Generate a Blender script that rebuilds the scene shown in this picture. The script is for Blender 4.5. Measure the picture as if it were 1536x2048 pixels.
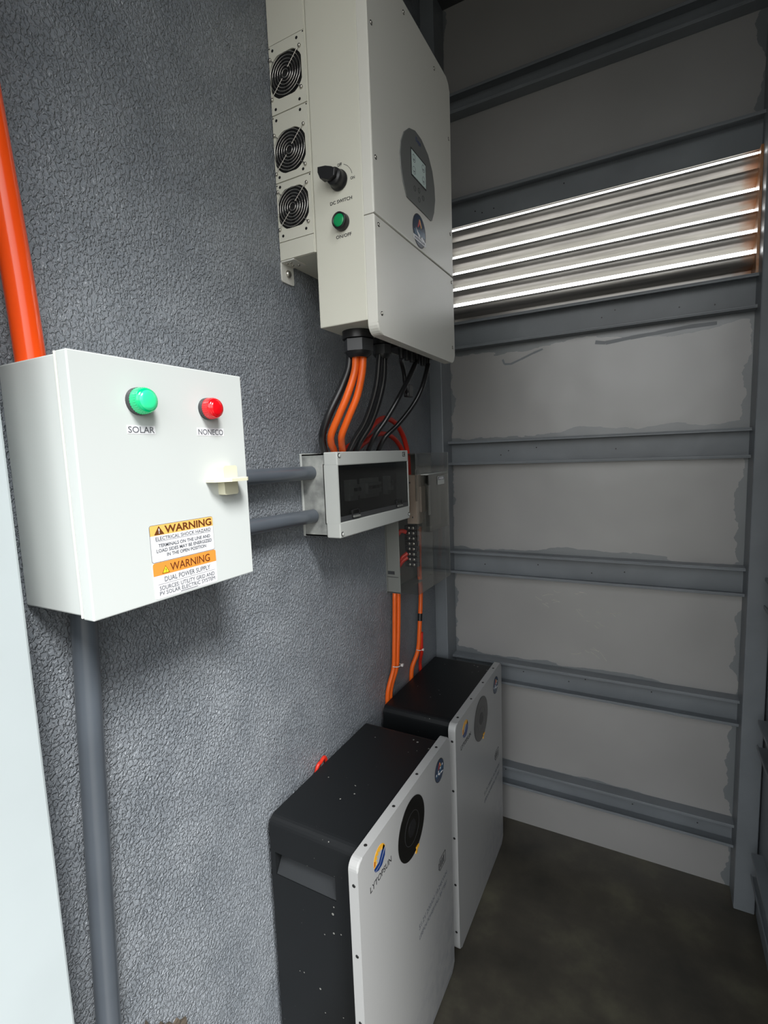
import bpy, bmesh, math, random
from mathutils import Vector, Matrix
random.seed(7)
for o in list(bpy.data.objects): bpy.data.objects.remove(o)
SC = bpy.context.scene
COL = SC.collection
# ------------------------------------------------------------------ camera
CAM = Vector((0.7, 0.0, 1.38572))
yaw, pitch, roll = 0.4941, -0.1132, -0.0373
fw = Vector((-math.sin(yaw)*math.cos(pitch), math.cos(yaw)*math.cos(pitch), math.sin(pitch)))
rt = fw.cross(Vector((0, 0, 1))).normalized(); up = rt.cross(fw)
R_ = rt*math.cos(roll) + up*math.sin(roll); U_ = -rt*math.sin(roll) + up*math.cos(roll)
cd = bpy.data.cameras.new('camera'); cam = bpy.data.objects.new('camera', cd); COL.objects.link(cam)
M = Matrix((R_, U_, -fw)).transposed().to_4x4(); M.translation = CAM
cam.matrix_world = M
cd.sensor_fit = 'VERTICAL'; cd.sensor_height = 36; cd.lens = 1005.5/2048*36
cd.clip_start = 0.01; cd.clip_end = 100
SC.camera = cam
# ------------------------------------------------------------------ exposure
SC.view_settings.view_transform = 'Standard'; SC.view_settings.look = 'None'
SC.view_settings.gamma = 1; SC.view_settings.use_curve_mapping = False
SC.view_settings.exposure = 0.0
# ------------------------------------------------------------------ daylight: overcast sky outside the open doorway
W = bpy.data.worlds.new('overcast_sky'); SC.world = W; W.use_nodes = True
nt = W.node_tree; nt.nodes.clear()
tc = nt.nodes.new('ShaderNodeTexCoord'); sep = nt.nodes.new('ShaderNodeSeparateXYZ')
rp = nt.nodes.new('ShaderNodeValToRGB'); bg = nt.nodes.new('ShaderNodeBackground'); wo = nt.nodes.new('ShaderNodeOutputWorld')
mr = nt.nodes.new('ShaderNodeMapRange'); mr.inputs[1].default_value = -1; mr.inputs[2].default_value = 1
nt.links.new(tc.outputs['Generated'], sep.inputs[0]); nt.links.new(sep.outputs[2], mr.inputs[0])
nt.links.new(mr.outputs[0], rp.inputs[0]); ab = nt.nodes.new('ShaderNodeMath'); ab.operation = 'ABSOLUTE'; nt.links.new(sep.outputs[1], ab.inputs[0])
az = nt.nodes.new('ShaderNodeMapRange'); az.inputs[3].default_value = .31; az.inputs[4].default_value = 1.15; nt.links.new(ab.outputs[0], az.inputs[0])
st_ = nt.nodes.new('ShaderNodeMath'); st_.operation = 'MULTIPLY'; st_.inputs[1].default_value = 5.6; py_ = nt.nodes.new('ShaderNodeMath'); py_.operation = 'MAXIMUM'; py_.inputs[1].default_value = 0; nt.links.new(sep.outputs[1], py_.inputs[0])
ad = nt.nodes.new('ShaderNodeMath'); ad.operation = 'MULTIPLY_ADD'; ad.inputs[1].default_value = 1.3; nt.links.new(py_.outputs[0], ad.inputs[0]); nt.links.new(az.outputs[0], ad.inputs[2])
nt.links.new(ad.outputs[0], st_.inputs[0]); nt.links.new(st_.outputs[0], bg.inputs[1])
nt.links.new(rp.outputs[0], bg.inputs[0]); nt.links.new(bg.outputs[0], wo.inputs[0])
e = rp.color_ramp.elements
e[0].position = 0.0; e[0].color = (.10, .10, .09, 1)
e[1].position = 1.0; e[1].color = (.55, .60, .65, 1)
for p_, c_ in ((.49, (.12, .12, .11, 1)), (.53, (.50, .50, .49, 1)), (.68, (.62, .64, .65, 1)), (.84, (.62, .65, .68, 1))):
    q_ = e.new(p_); q_.color = c_
sl = bpy.data.lights.new('hazy_sun', 'SUN'); sl.energy = 5.3; sl.angle = .32; sl.color = (1.0, 1.0, .985)
so = bpy.data.objects.new('hazy_sun', sl); COL.objects.link(so)
so.rotation_euler = Vector((.143, -.09, .185)).to_track_quat('Z', 'Y').to_euler()
def portal(loc, rot, sx, sy):
    l = bpy.data.lights.new('portal', 'AREA'); l.shape = 'RECTANGLE'; l.size = sx; l.size_y = sy
    l.cycles.is_portal = True
    o = bpy.data.objects.new('daylight_portal', l); COL.objects.link(o); o.location = loc; o.rotation_euler = rot
    return o
# ------------------------------------------------------------------ materials
def mat(name, col, rough=.5, metal=0, spec=.5, bump=None, var=None, emit=None, coat=0, grime=None):
    m = bpy.data.materials.new(name); m.use_nodes = True
    n = m.node_tree; b = n.nodes['Principled BSDF']
    b.inputs['Base Color'].default_value = (*col, 1); b.inputs['Roughness'].default_value = rough
    b.inputs['Metallic'].default_value = metal; b.inputs['Specular IOR Level'].default_value = spec
    b.inputs['Coat Weight'].default_value = coat
    if emit: b.inputs['Emission Color'].default_value = (*emit[0], 1); b.inputs['Emission Strength'].default_value = emit[1]
    t = n.nodes.new('ShaderNodeTexCoord')
    if var:   # (scale, amount): mottled paint
        no = n.nodes.new('ShaderNodeTexNoise'); no.inputs['Scale'].default_value = var[0]; no.inputs['Detail'].default_value = 5
        n.links.new(t.outputs['Object'], no.inputs['Vector'])
        r = n.nodes.new('ShaderNodeValToRGB'); k = var[1]
        r.color_ramp.elements[0].position = .3; r.color_ramp.elements[1].position = .7
        r.color_ramp.elements[0].color = tuple(max(0, c*(1-k)) for c in col)+(1,)
        c2 = var[2] if len(var) > 2 else tuple(c*(1+k) for c in col)
        r.color_ramp.elements[1].color = (*c2, 1)
        n.links.new(no.outputs['Fac'], r.inputs[0]); n.links.new(r.outputs[0], b.inputs['Base Color'])
    if bump:  # (scale, distance)
        no = n.nodes.new('ShaderNodeTexNoise'); no.inputs['Scale'].default_value = bump[0]; no.inputs['Detail'].default_value = 3
        n.links.new(t.outputs['Object'], no.inputs['Vector'])
        bm_ = n.nodes.new('ShaderNodeBump'); bm_.inputs['Distance'].default_value = bump[1]; bm_.inputs['Strength'].default_value = 1
        n.links.new(no.outputs['Fac'], bm_.inputs['Height']); n.links.new(bm_.outputs[0], b.inputs['Normal'])
    return m
def math_node(n, op, a, b=None, c=None):
    x = n.nodes.new('ShaderNodeMath'); x.operation = op
    for i, v in enumerate((a, b, c)):
        if v is None: continue
        if isinstance(v, (int, float)): x.inputs[i].default_value = v
        else: n.links.new(v, x.inputs[i])
    return x.outputs[0]
def stucco():
    m = mat('stucco_grey_paint', (.17, .185, .205), .34, spec=.75)
    n = m.node_tree; b = n.nodes['Principled BSDF']
    t = n.nodes.new('ShaderNodeTexCoord')
    mp = n.nodes.new('ShaderNodeMapping'); mp.inputs['Scale'].default_value = (1, 1, .75); mp.inputs['Rotation'].default_value = (.5, 0, 0)
    n.links.new(t.outputs['Object'], mp.inputs[0])
    a = n.nodes.new('ShaderNodeTexNoise'); a.inputs['Scale'].default_value = 210; a.inputs['Detail'].default_value = 2.0; a.inputs['Distortion'].default_value = .6
    n.links.new(mp.outputs[0], a.inputs['Vector'])
    r = n.nodes.new('ShaderNodeValToRGB'); r.color_ramp.interpolation = 'EASE'
    r.color_ramp.elements[0].position = .40; r.color_ramp.elements[1].position = .60
    n.links.new(a.outputs['Fac'], r.inputs[0])
    big = n.nodes.new('ShaderNodeTexNoise'); big.inputs['Scale'].default_value = 9; n.links.new(t.outputs['Object'], big.inputs['Vector'])
    h = math_node(n, 'ADD', r.outputs[0], math_node(n, 'MULTIPLY', big.outputs['Fac'], 2.0))
    bp = n.nodes.new('ShaderNodeBump'); bp.inputs['Distance'].default_value = .0022; bp.inputs['Strength'].default_value = 1.0
    n.links.new(h, bp.inputs['Height']); n.links.new(bp.outputs[0], b.inputs['Normal'])
    v = n.nodes.new('ShaderNodeValToRGB'); v.color_ramp.elements[0].color = (.195, .214, .238, 1); v.color_ramp.elements[1].color = (.245, .265, .290, 1)
    v.color_ramp.elements[0].position = .35; v.color_ramp.elements[1].position = .65
    n.links.new(big.outputs['Fac'], v.inputs[0]); n.links.new(v.outputs[0], b.inputs['Base Color'])
    return m
def panel_paint():
    """warm grey sheet; bluish brush-on paint that strays from the rails onto the sheet, with ragged edges"""
    m = mat('grey_sheet_paint', (.2, .2, .2), .34, spec=1.0)
    n = m.node_tree; b = n.nodes['Principled BSDF']; t = n.nodes.new('ShaderNodeTexCoord')
    s = n.nodes.new('ShaderNodeSeparateXYZ'); n.links.new(t.outputs['Object'], s.inputs[0])
    no = n.nodes.new('ShaderNodeTexNoise'); no.inputs['Scale'].default_value = 5; no.inputs['Detail'].default_value = 5
    mp = n.nodes.new('ShaderNodeMapping'); mp.inputs['Scale'].default_value = (1, 1, 3); n.links.new(t.outputs['Object'], mp.inputs[0]); n.links.new(mp.outputs[0], no.inputs['Vector'])
    nz = math_node(n, 'MULTIPLY', math_node(n, 'SUBTRACT', no.outputs['Fac'], .5), .09)
    masks = []
    for z, w in ((1.7408, .022), (1.4237, .014), (1.0274, .012), (.631, .008), (.2357, .004)):
        d = math_node(n, 'ABSOLUTE', math_node(n, 'SUBTRACT', s.outputs[2], z))
        masks.append(math_node(n, 'LESS_THAN', math_node(n, 'ADD', d, nz), w))
    d = math_node(n, 'SUBTRACT', .9365, s.outputs[0]); masks.append(math_node(n, 'LESS_THAN', math_node(n, 'ADD', d, nz), .014))
    masks.append(math_node(n, 'LESS_THAN', math_node(n, 'ADD', math_node(n, 'SUBTRACT', s.outputs[0], .048), nz), .001))
    mk = masks[0]
    for k in masks[1:]: mk = math_node(n, 'MAXIMUM', mk, k)
    n2 = n.nodes.new('ShaderNodeTexNoise'); n2.inputs['Scale'].default_value = 2.2; n2.inputs['Detail'].default_value = 4; n.links.new(t.outputs['Object'], n2.inputs['Vector'])
    r = n.nodes.new('ShaderNodeValToRGB'); r.color_ramp.elements[0].position = .3; r.color_ramp.elements[1].position = .7
    r.color_ramp.elements[0].color = (.255, .250, .243, 1); r.color_ramp.elements[1].color = (.31, .303, .295, 1)
    n.links.new(n2.outputs['Fac'], r.inputs[0])
    mx = n.nodes.new('ShaderNodeMix'); mx.data_type = 'RGBA'; n.links.new(mk, mx.inputs[0]); n.links.new(r.outputs[0], mx.inputs[6]); mx.inputs[7].default_value = (.15, .162, .17, 1)
    n.links.new(mx.outputs[2], b.inputs['Base Color'])
    bp = n.nodes.new('ShaderNodeBump'); bp.inputs['Distance'].default_value = .0006; n3 = n.nodes.new('ShaderNodeTexNoise'); n3.inputs['Scale'].default_value = 6; n3.inputs['Detail'].default_value = 1
    n.links.new(t.outputs['Object'], n3.inputs['Vector']); n.links.new(n3.outputs['Fac'], bp.inputs['Height']); bp.inputs['Distance'].default_value = .004; n.links.new(bp.outputs[0], b.inputs['Normal'])
    return m
def concrete():
    m = mat('worn_concrete', (.06, .055, .045), .42, spec=.5)
    n = m.node_tree; b = n.nodes['Principled BSDF']; t = n.nodes.new('ShaderNodeTexCoord')
    a = n.nodes.new('ShaderNodeTexNoise'); a.inputs['Scale'].default_value = 4; a.inputs['Detail'].default_value = 8; a.inputs['Roughness'].default_value = .6
    n.links.new(t.outputs['Object'], a.inputs['Vector'])
    r = n.nodes.new('ShaderNodeValToRGB'); r.color_ramp.elements[0].position = .3; r.color_ramp.elements[1].position = .72
    r.color_ramp.elements[0].color = (.034, .031, .025, 1); r.color_ramp.elements[1].color = (.135, .126, .085, 1)
    q = r.color_ramp.elements.new(.52); q.color = (.068, .060, .046, 1)
    n.links.new(a.outputs['Fac'], r.inputs[0]); n.links.new(r.outputs[0], b.inputs['Base Color'])
    rr = n.nodes.new('ShaderNodeMapRange'); rr.inputs[3].default_value = .25; rr.inputs[4].default_value = .6
    n.links.new(a.outputs['Fac'], rr.inputs[0]); n.links.new(rr.outputs[0], b.inputs['Roughness'])
    bp = n.nodes.new('ShaderNodeBump'); bp.inputs['Distance'].default_value = .002; n.links.new(a.outputs['Fac'], bp.inputs['Height']); n.links.new(bp.outputs[0], b.inputs['Normal'])
    return m
def galv():
    """galvanised louver blades, rust at the right-hand ends"""
    m = mat('galvanised_blade', (.52, .51, .49), .38, metal=.75)
    n = m.node_tree; b = n.nodes['Principled BSDF']; t = n.nodes.new('ShaderNodeTexCoord')
    s = n.nodes.new('ShaderNodeSeparateXYZ'); n.links.new(t.outputs['Object'], s.inputs[0])
    no = n.nodes.new('ShaderNodeTexNoise'); no.inputs['Scale'].default_value = 30; no.inputs['Detail'].default_value = 4; n.links.new(t.outputs['Object'], no.inputs['Vector'])
    k = math_node(n, 'ADD', s.outputs[0], math_node(n, 'MULTIPLY', math_node(n, 'SUBTRACT', no.outputs['Fac'], .5), .06))
    mr_ = n.nodes.new('ShaderNodeMapRange'); mr_.inputs[1].default_value = .392; mr_.inputs[2].default_value = .44; n.links.new(k, mr_.inputs[0])
    st = n.nodes.new('ShaderNodeTexNoise'); st.inputs['Scale'].default_value = 6; st.inputs['Detail'].default_value = 5
    mp = n.nodes.new('ShaderNodeMapping'); mp.inputs['Scale'].default_value = (1, 12, 12); n.links.new(t.outputs['Object'], mp.inputs[0]); n.links.new(mp.outputs[0], st.inputs['Vector'])
    r = n.nodes.new('ShaderNodeValToRGB'); r.color_ramp.elements[0].position = .3; r.color_ramp.elements[1].position = .7
    r.color_ramp.elements[0].color = (.33, .315, .30, 1); r.color_ramp.elements[1].color = (.52, .50, .475, 1); n.links.new(st.outputs['Fac'], r.inputs[0])
    mx = n.nodes.new('ShaderNodeMix'); mx.data_type = 'RGBA'; n.links.new(mr_.outputs[0], mx.inputs[0]); n.links.new(r.outputs[0], mx.inputs[6]); mx.inputs[7].default_value = (.42, .17, .05, 1)
    n.links.new(mx.outputs[2], b.inputs['Base Color'])
    n.links.new(math_node(n, 'SUBTRACT', .6, math_node(n, 'MULTIPLY', mr_.outputs[0], .6)), b.inputs['Metallic'])
    return m
def clear(name, tint, gloss=.08, rough=.05):
    m = bpy.data.materials.new(name); m.use_nodes = True; n = m.node_tree; n.nodes.clear()
    o = n.nodes.new('ShaderNodeOutputMaterial'); t = n.nodes.new('ShaderNodeBsdfTransparent'); g = n.nodes.new('ShaderNodeBsdfGlossy')
    t.inputs[0].default_value = (*tint, 1); g.inputs['Roughness'].default_value = rough
    lw = n.nodes.new('ShaderNodeLayerWeight'); lw.inputs[0].default_value = .35
    mr_ = n.nodes.new('ShaderNodeMapRange'); mr_.inputs[3].default_value = gloss*.5; mr_.inputs[4].default_value = min(1, gloss*5)
    n.links.new(lw.outputs['Fresnel'], mr_.inputs[0])
    mx = n.nodes.new('ShaderNodeMixShader'); n.links.new(mr_.outputs[0], mx.inputs[0]); n.links.new(t.outputs[0], mx.inputs[1]); n.links.new(g.outputs[0], mx.inputs[2]); n.links.new(mx.outputs[0], o.inputs[0])
    return m
def speckled_black():
    m = mat('black_powder_coat', (.008, .009, .010), .45, spec=.3)
    n = m.node_tree; b = n.nodes['Principled BSDF']; t = n.nodes.new('ShaderNodeTexCoord')
    v = n.nodes.new('ShaderNodeTexVoronoi'); v.inputs['Scale'].default_value = 55; n.links.new(t.outputs['Object'], v.inputs['Vector'])
    no = n.nodes.new('ShaderNodeTexNoise'); no.inputs['Scale'].default_value = 7; no.inputs['Detail'].default_value = 3; n.links.new(t.outputs['Object'], no.inputs['Vector'])
    th = math_node(n, 'MULTIPLY', math_node(n, 'SUBTRACT', no.outputs['Fac'], .46), .75)
    mk = math_node(n, 'LESS_THAN', v.outputs['Distance'], th)
    mx = n.nodes.new('ShaderNodeMix'); mx.data_type = 'RGBA'; n.links.new(mk, mx.inputs[0]); mx.inputs[6].default_value = (.008, .009, .010, 1); mx.inputs[7].default_value = (.22, .22, .20, 1)
    n.links.new(mx.outputs[2], b.inputs['Base Color'])
    return m
def battery_white():
    """off-white front with a faint grey tile pattern fading in at the lower far corner (a print on the panel, deepened to paint in the shading there)"""
    m = mat('battery_front_paint', (.39, .39, .385), .32)
    n = m.node_tree; b = n.nodes['Principled BSDF']; t = n.nodes.new('ShaderNodeTexCoord')
    s = n.nodes.new('ShaderNodeSeparateXYZ'); n.links.new(t.outputs['Object'], s.inputs[0])
    mp = n.nodes.new('ShaderNodeMapping'); mp.inputs['Scale'].default_value = (60, 60, 60); n.links.new(t.outputs['Object'], mp.inputs[0])
    fl = n.nodes.new('ShaderNodeVectorMath'); fl.operation = 'FLOOR'; n.links.new(mp.outputs[0], fl.inputs[0])
    wn = n.nodes.new('ShaderNodeTexWhiteNoise'); s2 = n.nodes.new('ShaderNodeSeparateXYZ'); n.links.new(fl.outputs[0], s2.inputs[0])
    cb = n.nodes.new('ShaderNodeCombineXYZ'); n.links.new(s2.outputs[1], cb.inputs[1]); n.links.new(s2.outputs[2], cb.inputs[2]); n.links.new(cb.outputs[0], wn.inputs['Vector'])
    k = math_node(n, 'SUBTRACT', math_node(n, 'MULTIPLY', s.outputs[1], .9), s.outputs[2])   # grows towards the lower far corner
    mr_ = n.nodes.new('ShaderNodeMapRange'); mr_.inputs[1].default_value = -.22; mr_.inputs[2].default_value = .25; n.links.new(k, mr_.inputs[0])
    f = math_node(n, 'MULTIPLY', math_node(n, 'MULTIPLY', mr_.outputs[0], wn.outputs['Value']), .60)  # print strength raised so its colour also carries the shade falloff
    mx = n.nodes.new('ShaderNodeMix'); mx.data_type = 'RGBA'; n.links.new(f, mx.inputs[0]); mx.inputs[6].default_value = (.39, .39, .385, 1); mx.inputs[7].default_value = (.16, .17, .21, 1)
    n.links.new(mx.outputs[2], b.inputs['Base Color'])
    return m
m_stucco, m_panel, m_concrete, m_galv = stucco(), panel_paint(), concrete(), galv()
m_rail = mat('bluish_grey_steel_paint', (.165, .180, .195), .4, var=(6, .12), bump=(9, .003))
m_post = mat('pale_primer_paint', (.47, .52, .53), .45, var=(4, .05))
m_ceil = mat('dark_roof_sheet', (.05, .053, .055), .7, var=(3, .1))
m_box = mat('white_enamel', (.61, .64, .625), .3, coat=.2)
m_seal = mat('box_inner_frame', (.72, .73, .68), .35)
m_inv = mat('cream_powder_coat', (.66, .65, .56), .42, bump=(500, .0001))
m_invw = mat('cream_cover_paint', (.68, .67, .61), .36, bump=(500, .0001))
m_blk = mat('black_plastic', (.012, .012, .013), .35)
m_rub = mat('black_rubber', (.010, .010, .011), .3, coat=.3)
m_hole = mat('dark_recess', (.004, .004, .004), .9)
m_nut = mat('dark_grey_nylon', (.045, .047, .05), .35)
m_steel = mat('zinc_screw', (.55, .53, .48), .3, metal=1)
m_wire = mat('chromed_wire', (.75, .73, .68), .22, metal=1)
m_orange = mat('orange_cable', (.85, .13, .012), .32)
m_red = mat('red_cable', (.62, .03, .015), .35)
m_opipe = mat('orange_conduit', (.80, .072, .006), .22, coat=.4)
m_gpipe = mat('grey_conduit', (.085, .098, .115), .28, coat=.2, var=(8, .1))
m_lid = mat('light_grey_abs', (.53, .545, .52), .35)
m_base = mat('worn_grey_abs', (.22, .23, .225), .45, var=(26, .35, (.48, .49, .46)))
m_grip = mat('grip_black', (.022, .024, .026), .4)
m_metg = mat('meter_grey_abs', (.20, .205, .19), .45)
m_smoke = clear('smoked_window', (.44, .45, .45), .07, .08)
m_clear = clear('clear_polycarbonate', (.92, .92, .91), .08, .06)
m_clear2 = clear('hazy_inner_cover', (.82, .82, .80), .10, .10)
m_beige = mat('aged_ivory_plastic', (.68, .66, .50), .35)
m_brk = mat('breaker_white', (.80, .80, .76), .4)
m_brkb = mat('breaker_beige', (.42, .33, .27), .4)
m_ink = mat('black_ink', (.02, .02, .022), .5)
m_greyink = mat('grey_ink', (.13, .135, .15), .5)
m_blueink = mat('navy_ink', (.05, .07, .16), .4)
m_white = mat('sticker_white', (.82, .82, .84), .35)
m_org1 = mat('sticker_amber', (.90, .50, .13), .4)
m_org2 = mat('sticker_orange', (.90, .30, .05), .4)
m_brown = mat('sticker_brown', (.13, .04, .01), .45)
m_yel = mat('sticker_yellow', (.9, .75, .03), .4)
m_green = mat('green_lens', (.0, .42, .17), .15, emit=((0.0, 1.0, .30), .22), coat=.5)
m_greenlit = mat('lit_green_core', (.02, .6, .26), .2, emit=((.10, 1.0, .42), .30))
m_redl = mat('red_lens', (.55, .004, .008), .12, emit=((1.0, .0, .01), .25), coat=.5)
m_btn = mat('green_button', (.004, .22, .07), .25, emit=((0, .5, .15), .10))
m_lcdbody = mat('display_grey', (.155, .160, .155), .35)
m_lcd = mat('lcd_glass', (.33, .39, .37), .15, emit=((.5, .62, .58), .12))
m_disc = mat('black_glass_disc', (.006, .006, .006), .12)
m_sun = mat('logo_gold', (.80, .40, .03), .35)
m_sunr = mat('logo_brown', (.42, .13, .02), .35)
m_logob = mat('logo_blue', (.008, .035, .16), .35)
m_navy = mat('badge_navy', (.006, .028, .075), .25)
m_teal = mat('badge_blue', (.008, .07, .15), .25)
m_rubred = mat('badge_red', (.45, .03, .03), .35)
m_scr = mat('dark_screw', (.03, .03, .03), .35, metal=.6)
m_case, m_front = speckled_black(), battery_white()
m_tie = mat('white_cable_tie', (.7, .68, .66), .4)
m_mud = mat('rough_brown_cement', (.07, .055, .04), .9, bump=(60, .01), var=(30, .5))
m_scratch = mat('bare_scratch', (.55, .52, .46), .4)
m_rustm = mat('rusty_edge', (.30, .12, .04), .7, var=(40, .4))
# ------------------------------------------------------------------ mesh building
BASE = {}
def frame(o, r, u):
    r, u = Vector(r), Vector(u); n = r.cross(u)
    return (Vector(o), r, u, n)
def FX(x, y=0, z=0): return frame((x, y, z), (0, 1, 0), (0, 0, 1))      # facing +x (into the room, off the left wall)
def FY(y, x=0, z=0): return frame((x, y, z), (1, 0, 0), (0, 0, 1))      # facing -y
def FZ(z, x=0, y=0): return frame((x, y, z), (1, 0, 0), (0, 1, 0))      # facing up
class MB:
    def __init__(s): s.v = []; s.f = []; s.m = []; s.sm = []; s.mats = []
    def mi(s, m):
        if m not in s.mats: s.mats.append(m)
        return s.mats.index(m)
    def add(s, vs, fs, m, smooth=False):
        k = len(s.v); s.v += [Vector(v) for v in vs]; i = s.mi(m)
        for f in fs: s.f.append(tuple(a+k for a in f)); s.m.append(i); s.sm.append(smooth)
        return s
    def bm(s, b, m, smooth=False):
        b.verts.index_update()
        s.add([v.co.copy() for v in b.verts], [[v.index for v in f.verts] for f in b.faces], m, smooth); b.free(); return s
    def box(s, x0, x1, y0, y1, z0, z1, m, bev=0, seg=2):
        b = bmesh.new(); bmesh.ops.create_cube(b, size=1)
        for v in b.verts: v.co = Vector(((x0+x1)/2+v.co.x*(x1-x0), (y0+y1)/2+v.co.y*(y1-y0), (z0+z1)/2+v.co.z*(z1-z0)))
        if bev: bmesh.ops.bevel(b, geom=list(b.edges), offset=bev, segments=seg, profile=.5, affect='EDGES')
        bmesh.ops.recalc_face_normals(b, faces=b.faces)
        return s.bm(b, m)
    def prism(s, pts, F, d0, d1, m, bev=0, seg=2, smooth=False):
        """convex/concave outline pts (2D) in frame F from depth d0 (back) to d1 (front)"""
        o, r, u, n = F; b = bmesh.new()
        lo = [b.verts.new(o+r*p[0]+u*p[1]+n*d0) for p in pts]; hi = [b.verts.new(o+r*p[0]+u*p[1]+n*d1) for p in pts]
        N = len(pts); fb = b.faces.new(lo[::-1]); ft = b.faces.new(hi)
        for i in range(N): b.faces.new((lo[i], lo[(i+1) % N], hi[(i+1) % N], hi[i]))
        if bev: bmesh.ops.bevel(b, geom=list(ft.edges), offset=bev, segments=seg, profile=.5, affect='EDGES')
        bmesh.ops.recalc_face_normals(b, faces=b.faces)
        return s.bm(b, m, smooth)
    def flat(s, splines, F, d0, d1, m):
        """outlines with holes: first is the outer one"""
        c = bpy.data.curves.new('t', 'CURVE'); c.dimensions = '2D'; c.fill_mode = 'BOTH'; c.extrude = abs(d1-d0)/2
        for sp in splines:
            q = c.splines.new('POLY'); q.points.add(len(sp)-1); q.use_cyclic_u = True
            for i, p in enumerate(sp): q.points[i].co = (p[0], p[1], 0, 1)
        s._curve(c, F, (d0+d1)/2, m); return s
    def _curve(s, c, F, d, m, fit=None):
        ob = bpy.data.objects.new('t', c); COL.objects.link(ob); bpy.context.view_layer.update()
        me = bpy.data.meshes.new_from_object(ob.evaluated_get(bpy.context.evaluated_depsgraph_get()))
        vs = [v.co.copy() for v in me.vertices]; fs = [list(p.vertices) for p in me.polygons]
        bpy.data.objects.remove(ob); bpy.data.curves.remove(c); bpy.data.meshes.remove(me)
        if fit and vs:
            x0 = min(v.x for v in vs); x1 = max(v.x for v in vs); y0 = min(v.y for v in vs); y1 = max(v.y for v in vs)
            for v in vs:
                v.x = fit[0]+(v.x-x0)/(x1-x0)*(fit[1]-fit[0]); v.y = fit[2]+(v.y-y0)/(y1-y0)*(fit[3]-fit[2]); v.z *= 1
        o, r, u, n = F
        s.add([o+r*v.x+u*v.y+n*(v.z+d) for v in vs], fs, m)
    def text(s, txt, F, x0, x1, y0, y1, m, d=.0002, bold=0, th=.0002):
        c = bpy.data.curves.new('t', 'FONT'); c.body = txt; c.extrude = th; c.offset = bold; c.resolution_u = 3
        s._curve(c, F, d, m, fit=(x0, x1, y0, y1)); return s
    def cyl(s, a, b_, r, m, r2=None, seg=24, cap=True, smooth=True):
        a, b_ = Vector(a), Vector(b_); ax = (b_-a).normalized(); t = Vector((0, 0, 1)) if abs(ax.z) < .9 else Vector((1, 0, 0))
        p = ax.cross(t).normalized(); q = ax.cross(p); r2 = r if r2 is None else r2
        vs = []; 
        for i in range(seg):
            w = 2*math.pi*i/seg; d = p*math.cos(w)+q*math.sin(w); vs += [a+d*r, b_+d*r2]
        fs = [(2*i, 2*i+1, (2*i+3) % (2*seg), (2*i+2) % (2*seg)) for i in range(seg)]
        s.add(vs, fs, m, smooth)
        if cap: s.add(vs[0::2], [tuple(range(seg))], m); s.add(vs[1::2], [tuple(range(seg))[::-1]], m)
        return s
    def lathe(s, a, ax, prof, m, seg=28, smooth=True):
        """profile [(distance along axis, radius)]"""
        a, ax = Vector(a), Vector(ax).normalized(); t = Vector((0, 0, 1)) if abs(ax.z) < .9 else Vector((1, 0, 0))
        p = ax.cross(t).normalized(); q = ax.cross(p); vs = []
        for h, r in prof:
            for i in range(seg):
                w = 2*math.pi*i/seg; vs.append(a+ax*h+(p*math.cos(w)+q*math.sin(w))*max(r, 1e-5))
        fs = [(k*seg+i, k*seg+(i+1) % seg, (k+1)*seg+(i+1) % seg, (k+1)*seg+i) for k in range(len(prof)-1) for i in range(seg)]
        return s.add(vs, fs, m, smooth)
    def tube(s, pts, r, m, seg=12, sub=8, closed=False, cap=True):
        P = [Vector(p) for p in pts]
        if sub > 1 and len(P) > 2:
            Q = []; n = len(P)
            rng = range(n) if closed else range(n-1)
            for i in rng:
                g = (lambda k: P[k % n]) if closed else (lambda k: P[max(0, min(n-1, k))])
                p0, p1, p2, p3 = g(i-1), g(i), g(i+1), g(i+2)
                for j in range(sub):
                    t = j/sub; Q.append(.5*((2*p1)+(p2-p0)*t+(2*p0-5*p1+4*p2-p3)*t*t+(3*p1-p0-3*p2+p3)*t*t*t))
            if not closed: Q.append(P[-1])
            P = Q
        n = len(P); vs = []; prev = None
        for i in range(n):
            if closed: d = P[(i+1) % n]-P[i-1]
            else: d = P[min(n-1, i+1)]-P[max(0, i-1)]
            d.normalize()
            if prev is None:
                t = Vector((0, 0, 1)) if abs(d.z) < .9 else Vector((1, 0, 0)); prev = d.cross(t).normalized()
            p = (prev-d*prev.dot(d)).normalized(); q = d.cross(p); prev = p
            for k in range(seg):
                w = 2*math.pi*k/seg; vs.append(P[i]+(p*math.cos(w)+q*math.sin(w))*r)
        m_ = n if closed else n-1
        fs = [(i*seg+k, i*seg+(k+1) % seg, ((i+1) % n)*seg+(k+1) % seg, ((i+1) % n)*seg+k) for i in range(m_) for k in range(seg)]
        s.add(vs, fs, m, True)
        if cap and not closed: s.add(vs[:seg], [tuple(range(seg))[::-1]], m); s.add(vs[-seg:], [tuple(range(seg))], m)
        return s
    def build(s, name, parent=None, loc=None, label=None):
        base = BASE[parent.name] if parent else Vector(loc if loc is not None else (0, 0, 0))
        me = bpy.data.meshes.new(name); me.from_pydata([v-base for v in s.v], [], s.f)
        for m in s.mats: me.materials.append(m)
        for p, i, k in zip(me.polygons, s.m, s.sm): p.material_index = i; p.use_smooth = k
        me.update(); ob = bpy.data.objects.new(name, me); COL.objects.link(ob)
        if parent: ob.parent = parent
        else: ob.location = base
        BASE[ob.name] = base
        if label: ob['label'] = label
        return ob
def thing(name, label, cat, loc, group=None):
    o = bpy.data.objects.new(name, None); o.empty_display_size = .05; COL.objects.link(o); o.location = loc
    BASE[o.name] = Vector(loc); o['label'] = label; o['category'] = cat
    if group: o['group'] = group
    return o
def tag(o, label, cat, group=None):
    o['label'] = label; o['category'] = cat
    if group: o['group'] = group
    return o
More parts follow.
